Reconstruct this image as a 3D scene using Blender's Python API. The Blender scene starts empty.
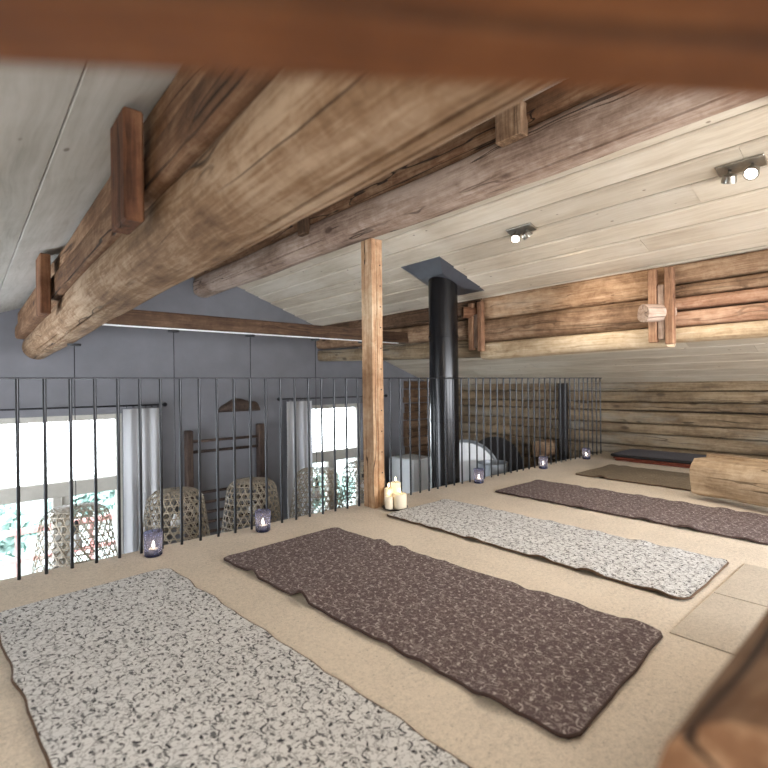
import bpy, bmesh, math, random
from mathutils import Vector, Matrix, noise

random.seed(7)
scn = bpy.context.scene
C = scn.collection
R = math.radians

# ------------------------------------------------------------------ camera, world, lights, exposure
EYE = Vector((0, 0, 1.0))
YAW, PITCH, ROLL, FPX = R(40.8), R(0.1), R(0.7), 489.0
fwd = Vector((math.sin(YAW) * math.cos(PITCH), math.cos(YAW) * math.cos(PITCH), math.sin(PITCH)))
rgt0 = Vector((math.cos(YAW), -math.sin(YAW), 0))
dwn0 = fwd.cross(rgt0)
rgt = rgt0 * math.cos(ROLL) + dwn0 * math.sin(ROLL)
dwn = -rgt0 * math.sin(ROLL) + dwn0 * math.cos(ROLL)
cam_d = bpy.data.cameras.new('camera')
cam_d.sensor_width = 36.0
cam_d.lens = 36.0 * FPX / 768.0
cam_d.clip_start = 0.02
cam_d.dof.use_dof = True
cam_d.dof.focus_distance = 3.4
cam_d.dof.aperture_fstop = 2.4
cam = bpy.data.objects.new('camera', cam_d)
C.objects.link(cam)
cam.matrix_world = Matrix(((rgt.x, -dwn.x, -fwd.x, EYE.x), (rgt.y, -dwn.y, -fwd.y, EYE.y), (rgt.z, -dwn.z, -fwd.z, EYE.z), (0, 0, 0, 1)))
scn.camera = cam

world = bpy.data.worlds.new('overcast_sky')
scn.world = world
world.use_nodes = True
bg = world.node_tree.nodes['Background']
bg.inputs[0].default_value = (0.90, 0.95, 1.0, 1)
bg.inputs[1].default_value = 10.0

scn.view_settings.view_transform = 'Standard'
scn.view_settings.look = 'None'
scn.view_settings.gamma = 1.0
scn.view_settings.exposure = 0.27
scn.view_settings.use_curve_mapping = False


def area(name, loc, target, sx, sy, power, col):
    d = bpy.data.lights.new(name, 'AREA')
    d.shape = 'RECTANGLE'
    d.size, d.size_y = sx, sy
    d.energy = power
    d.color = col
    o = bpy.data.objects.new(name, d)
    C.objects.link(o)
    o.location = loc
    o.rotation_euler = (Vector(target) - Vector(loc)).to_track_quat('-Z', 'Y').to_euler()
    return o


# added fill light behind the camera, shining through an opening made for it
area('added_rear_fill', (2.6, -4.2, 1.15), (2.6, 3.0, 0.75), 8.0, 2.2, 780, (0.97, 0.98, 1.0))
# added bluish fill light at an opening cut for it in the left wall
area('added_side_fill', (-1.98, 4.4, -0.2), (3.0, 4.4, 0.2), 2.6, 1.5, 100, (0.84, 0.92, 1.0))


# ------------------------------------------------------------------ helpers
def srgb(r, g, b):
    def f(c):
        c /= 255.0
        return c / 12.92 if c <= 0.04045 else ((c + 0.055) / 1.055) ** 2.4
    return (f(r), f(g), f(b), 1.0)


class NT:
    """small node-graph helper"""
    def __init__(self, name):
        self.mat = bpy.data.materials.new(name)
        self.mat.use_nodes = True
        self.t = self.mat.node_tree
        self.t.nodes.clear()
        self.out = self.t.nodes.new('ShaderNodeOutputMaterial')

    def n(self, typ, **kw):
        nd = self.t.nodes.new(typ)
        for k, v in kw.items():
            setattr(nd, k, v)
        return nd

    def put(self, sock, v):
        if isinstance(v, bpy.types.NodeSocket):
            self.t.links.new(v, sock)
        else:
            sock.default_value = v

    def m(self, op, a, b=0.0, c=None, clamp=False):
        nd = self.n('ShaderNodeMath', operation=op, use_clamp=clamp)
        self.put(nd.inputs[0], a)
        self.put(nd.inputs[1], b)
        if c is not None:
            self.put(nd.inputs[2], c)
        return nd.outputs[0]

    def vm(self, op, a, b=(0, 0, 0)):
        nd = self.n('ShaderNodeVectorMath', operation=op)
        self.put(nd.inputs[0], a)
        self.put(nd.inputs[1], b)
        return nd.outputs[0]

    def mix(self, f, a, b, blend='MIX'):
        nd = self.n('ShaderNodeMix', data_type='RGBA', blend_type=blend)
        self.put(nd.inputs[0], f)
        self.put(nd.inputs[6], a)
        self.put(nd.inputs[7], b)
        return nd.outputs[2]

    def obj(self, rnd=True):
        tc = self.n('ShaderNodeTexCoord').outputs['Object']
        if rnd:
            oi = self.n('ShaderNodeObjectInfo').outputs['Random']
            cv = self.n('ShaderNodeCombineXYZ')
            for i, k in enumerate((13.7, 29.3, 7.9)):
                self.put(cv.inputs[i], self.m('MULTIPLY', oi, k))
            tc = self.vm('ADD', tc, cv.outputs[0])
        return tc

    def noise(self, vec, scale=1.0, detail=4.0, rough=0.55, dist=0.0):
        nd = self.n('ShaderNodeTexNoise')
        self.put(nd.inputs['Vector'], vec)
        nd.inputs['Scale'].default_value = scale
        nd.inputs['Detail'].default_value = detail
        nd.inputs['Roughness'].default_value = rough
        nd.inputs['Distortion'].default_value = dist
        return nd.outputs[0]

    def vor(self, vec, scale=1.0, feature='F1', rnd=1.0):
        nd = self.n('ShaderNodeTexVoronoi', feature=feature)
        self.put(nd.inputs['Vector'], vec)
        nd.inputs['Scale'].default_value = scale
        nd.inputs['Randomness'].default_value = rnd
        return nd

    def ramp(self, f, stops):
        nd = self.n('ShaderNodeValToRGB')
        self.put(nd.inputs[0], f)
        e = nd.color_ramp.elements
        while len(e) < len(stops):
            e.new(0.5)
        for i, (p, c) in enumerate(stops):
            e[i].position = p
            e[i].color = c if len(c) == 4 else (*c, 1)
        return nd.outputs[0]

    def step(self, f, lo, hi):
        nd = self.n('ShaderNodeMapRange', interpolation_type='SMOOTHSTEP')
        self.put(nd.inputs[0], f)
        nd.inputs[1].default_value = lo
        nd.inputs[2].default_value = hi
        return nd.outputs[0]

    def bsdf(self, col, rough=0.7, metal=0.0, bump=None, bstr=0.3, bdist=0.01, spec=0.5):
        p = self.n('ShaderNodeBsdfPrincipled')
        self.put(p.inputs['Base Color'], col)
        self.put(p.inputs['Roughness'], rough)
        p.inputs['Metallic'].default_value = metal
        p.inputs['Specular IOR Level'].default_value = spec
        if bump is not None:
            b = self.n('ShaderNodeBump')
            b.inputs['Strength'].default_value = bstr
            b.inputs['Distance'].default_value = bdist
            self.put(b.inputs['Height'], bump)
            self.t.links.new(b.outputs[0], p.inputs['Normal'])
        self.t.links.new(p.outputs[0], self.out.inputs[0])
        return self.mat


def wood(name, light, mid, dark, crack=0.5, knots=1.0, grain=1.0, rough=0.75, bstr=0.5, blotch=1.2, weather=None, tonev=0.1, kscale=(5.2, 2.4, 5.2)):
    """timber with its grain along the object's own Y axis"""
    t = NT(name)
    v = t.obj()
    wob = t.noise(v, 1.5, 2)
    wv = t.vm('ADD', v, t.vm('SCALE', (0.0, 0.0, 0.0)))
    cw = t.n('ShaderNodeCombineXYZ')
    t.put(cw.inputs[0], t.m('MULTIPLY', t.m('SUBTRACT', wob, 0.5), 0.10))
    t.put(cw.inputs[2], t.m('MULTIPLY', t.m('SUBTRACT', wob, 0.5), 0.08))
    wv = t.vm('ADD', v, cw.outputs[0])
    g1 = t.noise(t.vm('MULTIPLY', wv, (26 * grain, 1.1, 26 * grain)), 1, 5, 0.6)
    g2 = t.noise(t.vm('MULTIPLY', wv, (90 * grain, 2.6, 90 * grain)), 1, 3, 0.6)
    bl = t.noise(v, blotch, 4, 0.6)
    g3 = t.noise(t.vm('MULTIPLY', wv, (14, 3.6, 14)), 1, 6, 0.7)
    f = t.m('ADD', t.m('MULTIPLY', g1, 0.42), t.m('MULTIPLY', bl, 0.58))
    f = t.m('ADD', f, t.m('MULTIPLY', t.m('SUBTRACT', g2, 0.5), 0.30))
    f = t.m('ADD', f, t.m('MULTIPLY', t.m('SUBTRACT', g3, 0.5), 0.22 if crack > 0 else 0.10))
    g4 = t.noise(v, 16, 7, 0.72, 0.4)
    f = t.m('ADD', f, t.m('MULTIPLY', t.m('SUBTRACT', g4, 0.5), 0.34 if crack > 0 else 0.06))
    col = t.ramp(f, [(0.32, dark), (0.49, mid), (0.64, light)])
    if weather is not None:
        wf = t.step(t.noise(t.vm('MULTIPLY', v, (3, 0.8, 3)), 1, 5, 0.65), 0.48, 0.68)
        col = t.mix(t.m('MULTIPLY', wf, 0.7), col, weather)
    oi = t.n('ShaderNodeObjectInfo').outputs['Random']
    tone = t.m('ADD', 1.0 - tonev, t.m('MULTIPLY', oi, tonev * 1.5))
    cv = t.n('ShaderNodeCombineXYZ')
    for i in range(3):
        t.put(cv.inputs[i], tone)
    col = t.mix(1.0, col, cv.outputs[0], 'MULTIPLY')
    h = t.m('ADD', t.m('MULTIPLY', g1, 0.5), t.m('ADD', t.m('MULTIPLY', g2, 0.35), t.m('MULTIPLY', g4, 0.7)))
    if crack > 0:
        cn = t.noise(t.vm('MULTIPLY', wv, (8, 0.06, 8)), 1, 2, 0.5)
        cb = t.m('ABSOLUTE', t.m('SUBTRACT', cn, 0.5))
        cm = t.m('SUBTRACT', 1.0, t.step(cb, 0.003, 0.011))
        gate = t.step(t.noise(t.vm('MULTIPLY', v, (2.0, 0.7, 2.0)), 1, 2), 0.40, 0.50)
        cm = t.m('MULTIPLY', t.m('MULTIPLY', cm, gate), crack)
        col = t.mix(cm, col, (dark[0] * 0.18, dark[1] * 0.16, dark[2] * 0.15, 1))
        h = t.m('SUBTRACT', h, t.m('MULTIPLY', cm, 1.2))
    if knots > 0:
        vo = t.vor(t.vm('MULTIPLY', v, kscale), 1)
        km = t.m('SUBTRACT', 1.0, t.step(vo.outputs['Distance'], 0.07 * knots, 0.15 * knots))
        sel = t.n('ShaderNodeSeparateColor')
        t.put(sel.inputs[0], vo.outputs['Color'])
        km = t.m('MULTIPLY', km, t.step(sel.outputs[0], 0.45, 0.5))
        col = t.mix(t.m('MULTIPLY', km, 0.75), col, (dark[0] * 0.45, dark[1] * 0.38, dark[2] * 0.34, 1))
    return t.bsdf(col, rough, bump=h, bstr=bstr, bdist=0.012, spec=0.3)


def plain(name, col, rough=0.6, metal=0.0, var=0.12, scale=12.0, bstr=0.0, spec=0.5):
    t = NT(name)
    v = t.obj()
    nz = t.noise(v, scale, 5, 0.6)
    c2 = tuple(c * (1 - var * 1.6) for c in col[:3]) + (1,)
    c3 = tuple(min(1, c * (1 + var)) for c in col[:3]) + (1,)
    cc = t.ramp(nz, [(0.3, c2), (0.7, c3)])
    return t.bsdf(cc, rough, metal, bump=nz if bstr else None, bstr=bstr, spec=spec)


def emit(name, col, strength):
    t = NT(name)
    e = t.n('ShaderNodeEmission')
    e.inputs[0].default_value = col
    e.inputs[1].default_value = strength
    t.t.links.new(e.outputs[0], t.out.inputs[0])
    return t.mat


def thin_glass(name, tint, gloss=0.08):
    t = NT(name)
    tr = t.n('ShaderNodeBsdfTransparent')
    tr.inputs[0].default_value = tint
    gl = t.n('ShaderNodeBsdfGlossy')
    gl.inputs['Roughness'].default_value = 0.04
    fr = t.n('ShaderNodeFresnel')
    fr.inputs[0].default_value = 1.45
    mx = t.n('ShaderNodeMixShader')
    t.put(mx.inputs[0], t.m('ADD', t.m('MULTIPLY', fr.outputs[0], 0.5), gloss * 0.3))
    t.t.links.new(tr.outputs[0], mx.inputs[1])
    t.t.links.new(gl.outputs[0], mx.inputs[2])
    t.t.links.new(mx.outputs[0], t.out.inputs[0])
    return t.mat


def tag(o, label=None, cat=None, group=None, kind=None):
    if label: o['label'] = label
    if cat: o['category'] = cat
    if group: o['group'] = group
    if kind: o['kind'] = kind
    return o


def empty(name, loc=(0, 0, 0), rz=0.0):
    o = bpy.data.objects.new(name, None)
    o.empty_display_size = 0.1
    C.objects.link(o)
    o.location = loc
    o.rotation_euler = (0, 0, rz)
    return o


def mesh_obj(name, verts, faces, mat, parent=None, smooth=False, mw=None):
    me = bpy.data.meshes.new(name)
    me.from_pydata([tuple(v) for v in verts], [], faces)
    me.update()
    if smooth:
        for p in me.polygons:
            p.use_smooth = True
    me.materials.append(mat)
    return link(name, me, parent, mw)


def link(name, me, parent=None, mw=None):
    o = bpy.data.objects.new(name, me)
    C.objects.link(o)
    if parent is not None:
        o.parent = parent
    if mw is not None:
        o.matrix_basis = mw
    return o


def bm_obj(name, bm, mat, parent=None, smooth=False, mw=None):
    me = bpy.data.meshes.new(name)
    bmesh.ops.recalc_face_normals(bm, faces=bm.faces)
    bm.to_mesh(me)
    bm.free()
    if smooth:
        for p in me.polygons:
            p.use_smooth = True
    me.materials.append(mat)
    return link(name, me, parent, mw)


def frame(origin, ydir, zhint=(0, 0, 1)):
    y = Vector(ydir).normalized()
    z = Vector(zhint)
    x = y.cross(z).normalized()
    z = x.cross(y)
    m = Matrix((x, y, z)).transposed().to_4x4()
    m.translation = Vector(origin)
    return m


def box_bm(bm, c, s, mw=None, bev=0.0):
    r = bmesh.ops.create_cube(bm, size=1.0)
    vs = r['verts']
    for v in vs:
        v.co = Vector((v.co.x * s[0] + c[0], v.co.y * s[1] + c[1], v.co.z * s[2] + c[2]))
        if mw is not None:
            v.co = mw @ v.co
    if bev:
        es = {e for v in vs for e in v.link_edges}
        bmesh.ops.bevel(bm, geom=list(es), offset=bev, segments=1, affect='EDGES')


def box(name, c, s, mat, parent=None, bev=0.004, mw=None):
    """box with its own centre as the object's origin"""
    bm = bmesh.new()
    box_bm(bm, (0, 0, 0), s, None, bev)
    m = Matrix.Translation(Vector(c))
    if mw is not None:
        m = mw @ m
    return bm_obj(name, bm, mat, parent, False, m)


def lathe(name, prof, mat, parent=None, n=24, loc=(0, 0, 0), cap=True, mw=None):
    vs, fs = [], []
    k = len(prof)
    for (r, z) in prof:
        for i in range(n):
            a = 2 * math.pi * i / n
            vs.append((r * math.cos(a), r * math.sin(a), z))
    for j in range(k - 1):
        for i in range(n):
            i2 = (i + 1) % n
            fs.append((j * n + i, j * n + i2, (j + 1) * n + i2, (j + 1) * n + i))
    if cap:
        fs.append(tuple(reversed(range(n))))
        fs.append(tuple(range((k - 1) * n, k * n)))
    o = mesh_obj(name, vs, fs, mat, parent, True, mw if mw is not None else Matrix.Translation(Vector(loc)))
    return sharp(o)


def sharp(o, ang=40):
    me = o.data
    bm = bmesh.new()
    bm.from_mesh(me)
    bmesh.ops.recalc_face_normals(bm, faces=bm.faces)
    lim = R(ang)
    for e in bm.edges:
        if len(e.link_faces) == 2 and e.calc_face_angle(0) > lim:
            e.smooth = False
    bm.to_mesh(me)
    bm.free()
    return o


def tube_vf(pts, r, n=6, closed=False):
    vs, fs = [], []
    m = len(pts)
    pts = [Vector(p) for p in pts]
    up = Vector((0, 0, 1))
    for i, p in enumerate(pts):
        a = pts[(i - 1) % m] if (closed or i > 0) else p
        b = pts[(i + 1) % m] if (closed or i < m - 1) else p
        d = (b - a).normalized()
        h = up if abs(d.dot(up)) < 0.95 else Vector((1, 0, 0))
        x = d.cross(h).normalized()
        y = x.cross(d)
        for k in range(n):
            t = 2 * math.pi * k / n
            vs.append(p + (x * math.cos(t) + y * math.sin(t)) * r)
    for i in range(m if closed else m - 1):
        j = (i + 1) % m
        for k in range(n):
            k2 = (k + 1) % n
            fs.append((i * n + k, i * n + k2, j * n + k2, j * n + k))
    if not closed:
        fs.append(tuple(reversed(range(n))))
        fs.append(tuple(range((m - 1) * n, m * n)))
    return vs, fs


def tube(name, pts, r, mat, parent=None, n=6, closed=False):
    vs, fs = tube_vf(pts, r, n, closed)
    return mesh_obj(name, vs, fs, mat, parent, True)


def log(name, p0, p1, w, h, mat, parent=None, seed=0, sq=2.4, lump=0.05, n=18, step=0.09, taper=0.0, bow=0.0, flat_bottom=False, cracks=()):
    """a hewn or round log: a ring swept along the object's own Y, lumpy and slightly bowed.
    cracks: (angle, depth, halfwidth, y0, y1) drying checks cut along the grain"""
    p0, p1 = Vector(p0), Vector(p1)
    L = (p1 - p0).length
    m = max(3, int(L / step))
    angs = [2 * math.pi * k / n for k in range(n)]
    for (ca, dep, hw, y0, y1) in cracks:
        angs += [ca - hw, ca, ca + hw]
        angs = [a for a in angs if a in (ca - hw, ca, ca + hw) or abs((a - ca + math.pi) % (2 * math.pi) - math.pi) > hw * 1.2]
    angs = sorted(set(a % (2 * math.pi) for a in angs))
    n = len(angs)
    vs, fs = [], []
    for j in range(m + 1):
        y = L * j / m
        tt = j / m
        sc = 1.0 - taper * tt
        ox = noise.noise((y * 0.45, seed * 7.3, 1.1)) * lump * 0.5
        oz = noise.noise((y * 0.45, seed * 7.3, 9.1)) * lump * 0.4 + bow * math.sin(math.pi * tt)
        for a in angs:
            ca, sa = math.cos(a), math.sin(a)
            e = 2.0 / sq
            x = math.copysign(abs(ca) ** e, ca) * w / 2 * sc
            z = math.copysign(abs(sa) ** e, sa) * h / 2 * sc
            k = 1.0 + lump * noise.noise((math.cos(a) * 1.3 + seed * 3.1, y * 1.4, math.sin(a) * 1.3)) * 1.1 \
                + lump * 0.35 * noise.noise((math.cos(a) * 4 + seed, y * 5.5, math.sin(a) * 4))
            for (cra, dep, hw, y0, y1) in cracks:
                if abs(a - cra % (2 * math.pi)) < 1e-6 and y0 < y < y1:
                    k -= dep * min(1, (y - y0) / 0.3, (y1 - y) / 0.3) * (0.75 + 0.5 * noise.noise((y * 2.0, seed, cra)))
            vs.append((x * k + ox, y, z * k + oz))
    for j in range(m):
        for k in range(n):
            k2 = (k + 1) % n
            fs.append((j * n + k, j * n + k2, (j + 1) * n + k2, (j + 1) * n + k))
    fs.append(tuple(range(n)))
    fs.append(tuple(reversed(range(m * n, (m + 1) * n))))
    o = mesh_obj(name, vs, fs, mat, parent, True, frame(p0, p1 - p0))
    return sharp(o, 34)


# ------------------------------------------------------------------ materials
M = {}
M['beam_tan'] = wood('wood_old_tan', srgb(176, 152, 128), srgb(134, 106, 80), srgb(86, 62, 44), crack=0.8, knots=1.0, bstr=0.8)
M['beam_upper'] = wood('wood_old_brown', srgb(154, 124, 98), srgb(116, 84, 60), srgb(72, 48, 32), crack=0.9, knots=1.1, bstr=0.7)
M['beam_grey'] = wood('wood_old_grey', srgb(192, 172, 158), srgb(158, 134, 118), srgb(108, 86, 74), crack=0.8, knots=1.2, bstr=0.8, weather=srgb(206, 186, 172))
M['beam_dark'] = wood('wood_dark_brown', srgb(125, 100, 79), srgb(95, 71, 53), srgb(60, 42, 31), crack=0.9, knots=1.0)
M['cleat'] = wood('wood_cleat_red', srgb(145, 105, 77), srgb(107, 70, 48), srgb(63, 37, 24), crack=0.8, knots=0.6)
M['tie'] = wood('wood_tie_brown', srgb(112, 88, 70), srgb(86, 64, 48), srgb(58, 40, 30), crack=0.5, knots=0.8)
M['orange'] = wood('wood_orange_tan', srgb(210, 182, 150), srgb(178, 144, 113), srgb(128, 95, 68), crack=0.4, knots=1.0, weather=srgb(193, 173, 151))
M['orange_dark'] = wood('wood_rough_brown', srgb(175, 148, 121), srgb(139, 110, 86), srgb(89, 67, 49), crack=0.4, knots=1.2, blotch=2.4)
M['pale_log'] = wood('wood_pale_log', srgb(219, 202, 176), srgb(194, 172, 142), srgb(147, 119, 90), crack=0.4, knots=0.9)
M['pink_log'] = wood('wood_pinkish_plank', srgb(200, 167, 142), srgb(169, 130, 105), srgb(120, 86, 64), crack=0.4, knots=0.9)
M['wall_log'] = wood('wood_wall_log_grey', srgb(160, 140, 114), srgb(128, 108, 84), srgb(88, 72, 56), crack=0.7, knots=1.2, bstr=0.8, weather=srgb(150, 144, 132))
M['post'] = wood('wood_post_honey', srgb(216, 189, 157), srgb(183, 145, 112), srgb(135, 98, 69), crack=1.0, knots=0.9)
M['slab'] = wood('wood_slab_honey', srgb(200, 178, 150), srgb(170, 146, 118), srgb(126, 104, 80), crack=0.6, knots=0.5, grain=0.8)
M['near'] = wood('wood_near_beam', srgb(138, 92, 56), srgb(108, 66, 36), srgb(76, 44, 22), crack=0.6, knots=0.8)
M['pine'] = wood('wood_pine_board', srgb(222, 212, 197), srgb(209, 197, 179), srgb(184, 168, 147), crack=0, knots=0.72, grain=0.55, bstr=0.12, blotch=0.7, tonev=0.11, kscale=(10, 6.5, 10))
M['panel'] = wood('wood_white_stained_board', srgb(206, 204, 200), srgb(190, 188, 182), srgb(160, 156, 148), crack=0, knots=0.6, grain=0.5, bstr=0.12, blotch=0.9, tonev=0.05, kscale=(7, 4, 7))
M['plaster'] = plain('plaster_blue_grey', srgb(120, 120, 126), 0.9, var=0.07, scale=3.0, bstr=0.08)
M['plaster_warm'] = plain('plaster_pale_grey', srgb(188, 182, 172), 0.9, var=0.06, scale=3.0)
M['window_wood'] = plain('window_frame_grey', srgb(186, 182, 174), 0.6, var=0.06)
M['black_metal'] = plain('black_iron', srgb(38, 38, 42), 0.38, 0.6, var=0.1, scale=30)
M['rail_metal'] = plain('rail_iron', srgb(44, 45, 49), 0.28, 0.5, var=0.1, scale=30)
M['pipe'] = plain('pipe_black_enamel', srgb(26, 26, 29), 0.24, 0.35, var=0.1, scale=8)
M['flange'] = plain('flange_dark_steel', srgb(96, 98, 106), 0.33, 0.4, var=0.08, scale=8)
M['steel'] = plain('brushed_steel', srgb(168, 164, 156), 0.28, 0.9, var=0.1, scale=40)
M['led'] = emit('lamp_lens_glow', (1.0, 0.93, 0.82, 1), 22.0)
M['wax'] = plain('candle_wax', srgb(244, 232, 208), 0.45, var=0.03)
M['wick'] = plain('candle_wick', srgb(40, 34, 30), 0.9)
M['flame'] = emit('candle_flame', (1.0, 0.75, 0.42, 1), 30.0)
t = NT('violet_votive_glass')
tr = t.n('ShaderNodeBsdfTransparent'); tr.inputs[0].default_value = (0.66, 0.70, 0.86, 1)
tl = t.n('ShaderNodeBsdfTranslucent'); tl.inputs[0].default_value = (0.34, 0.38, 0.52, 1)
df = t.n('ShaderNodeBsdfPrincipled'); df.inputs['Base Color'].default_value = (0.10, 0.11, 0.18, 1); df.inputs['Roughness'].default_value = 0.12
m1 = t.n('ShaderNodeMixShader'); m1.inputs[0].default_value = 0.5
t.t.links.new(tl.outputs[0], m1.inputs[1]); t.t.links.new(df.outputs[0], m1.inputs[2])
m2 = t.n('ShaderNodeMixShader')
t.put(m2.inputs[0], t.m('ADD', 0.12, t.m('MULTIPLY', t.noise(t.obj(), 60, 2), 0.45)))
t.t.links.new(tr.outputs[0], m2.inputs[1]); t.t.links.new(m1.outputs[0], m2.inputs[2])
t.t.links.new(m2.outputs[0], t.out.inputs[0])
M['votive_glass'] = t.mat
M['votive_base'] = plain('violet_glass_base', srgb(46, 42, 66), 0.15)
M['dish'] = plain('dark_dish', srgb(52, 44, 38), 0.4)
M['pane'] = thin_glass('window_pane_glass', (0.97, 0.98, 0.98, 1), 0.1)
M['curtain'] = None
M['bamboo'] = plain('bamboo_strip', srgb(158, 147, 130), 0.5, var=0.18, scale=25)
M['cord'] = plain('black_cord', srgb(30, 30, 34), 0.6)
M['white'] = plain('white_lacquer', srgb(232, 234, 238), 0.4, var=0.03)
M['zinc'] = plain('zinc_grey', srgb(142, 146, 152), 0.4, 0.5, var=0.1)
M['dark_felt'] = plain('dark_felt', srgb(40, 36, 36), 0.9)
M['red_paint'] = plain('red_fence_paint', srgb(186, 128, 124), 0.7)
M['leaf'] = plain('leaf_green', srgb(150, 178, 170), 0.6, var=0.3, scale=6)
M['bark'] = plain('bark', srgb(120, 110, 100), 0.9)
M['snow_ground'] = plain('pale_ground', srgb(170, 180, 176), 0.9)
M['bars'] = wood('wood_bars_dark', srgb(92, 76, 66), srgb(70, 56, 50), srgb(46, 36, 32), crack=0.5, knots=0.6)
M['clamp'] = wood('wood_clamp_reddish', srgb(172, 136, 108), srgb(142, 106, 82), srgb(102, 72, 54), crack=0.8, knots=0.5)
M['soffit'] = plain('lower_floor_boards', srgb(110, 100, 92), 0.7)

t = NT('curtain_cloth')
v = t.obj()
df = t.n('ShaderNodeBsdfDiffuse'); df.inputs[0].default_value = srgb(226, 226, 228)
tl = t.n('ShaderNodeBsdfTranslucent'); tl.inputs[0].default_value = srgb(206, 208, 214)
wv = t.noise(t.vm('MULTIPLY', v, (200, 200, 200)), 1, 2)
mx = t.n('ShaderNodeMixShader')
t.put(mx.inputs[0], t.m('ADD', 0.3, t.m('MULTIPLY', wv, 0.15)))
t.t.links.new(df.outputs[0], mx.inputs[1]); t.t.links.new(tl.outputs[0], mx.inputs[2])
t.t.links.new(mx.outputs[0], t.out.inputs[0])
M['curtain'] = t.mat


def carpet(name, col):
    t = NT(name)
    v = t.obj(False)
    f1 = t.noise(v, 220, 3, 0.7)
    f2 = t.noise(v, 3.0, 4, 0.6)
    f3 = t.noise(v, 55, 4, 0.65)
    f = t.m('ADD', t.m('MULTIPLY', f1, 0.45), t.m('ADD', t.m('MULTIPLY', f2, 0.2), t.m('MULTIPLY', f3, 0.35)))
    d = tuple(c * 0.72 for c in col[:3]) + (1,)
    l = tuple(min(1, c * 1.14) for c in col[:3]) + (1,)
    cc = t.ramp(f, [(0.36, d), (0.5, col), (0.62, l)])
    vo = t.vor(v, 38)
    sp = t.m('SUBTRACT', 1.0, t.step(vo.outputs['Distance'], 0.10, 0.17))
    se = t.n('ShaderNodeSeparateColor'); t.put(se.inputs[0], vo.outputs['Color'])
    sp = t.m('MULTIPLY', sp, t.step(se.outputs[0], 0.55, 0.6))
    cc = t.mix(t.m('MULTIPLY', sp, 0.55), cc, tuple(c * 0.42 for c in col[:3]) + (1,))
    return t.bsdf(cc, 0.95, bump=f1, bstr=0.35, bdist=0.004, spec=0.1)


M['carpet'] = carpet('carpet_beige_loop', srgb(219, 208, 193))
M['carpet2'] = carpet('carpet_beige_greyer', srgb(197, 187, 173))


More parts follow.
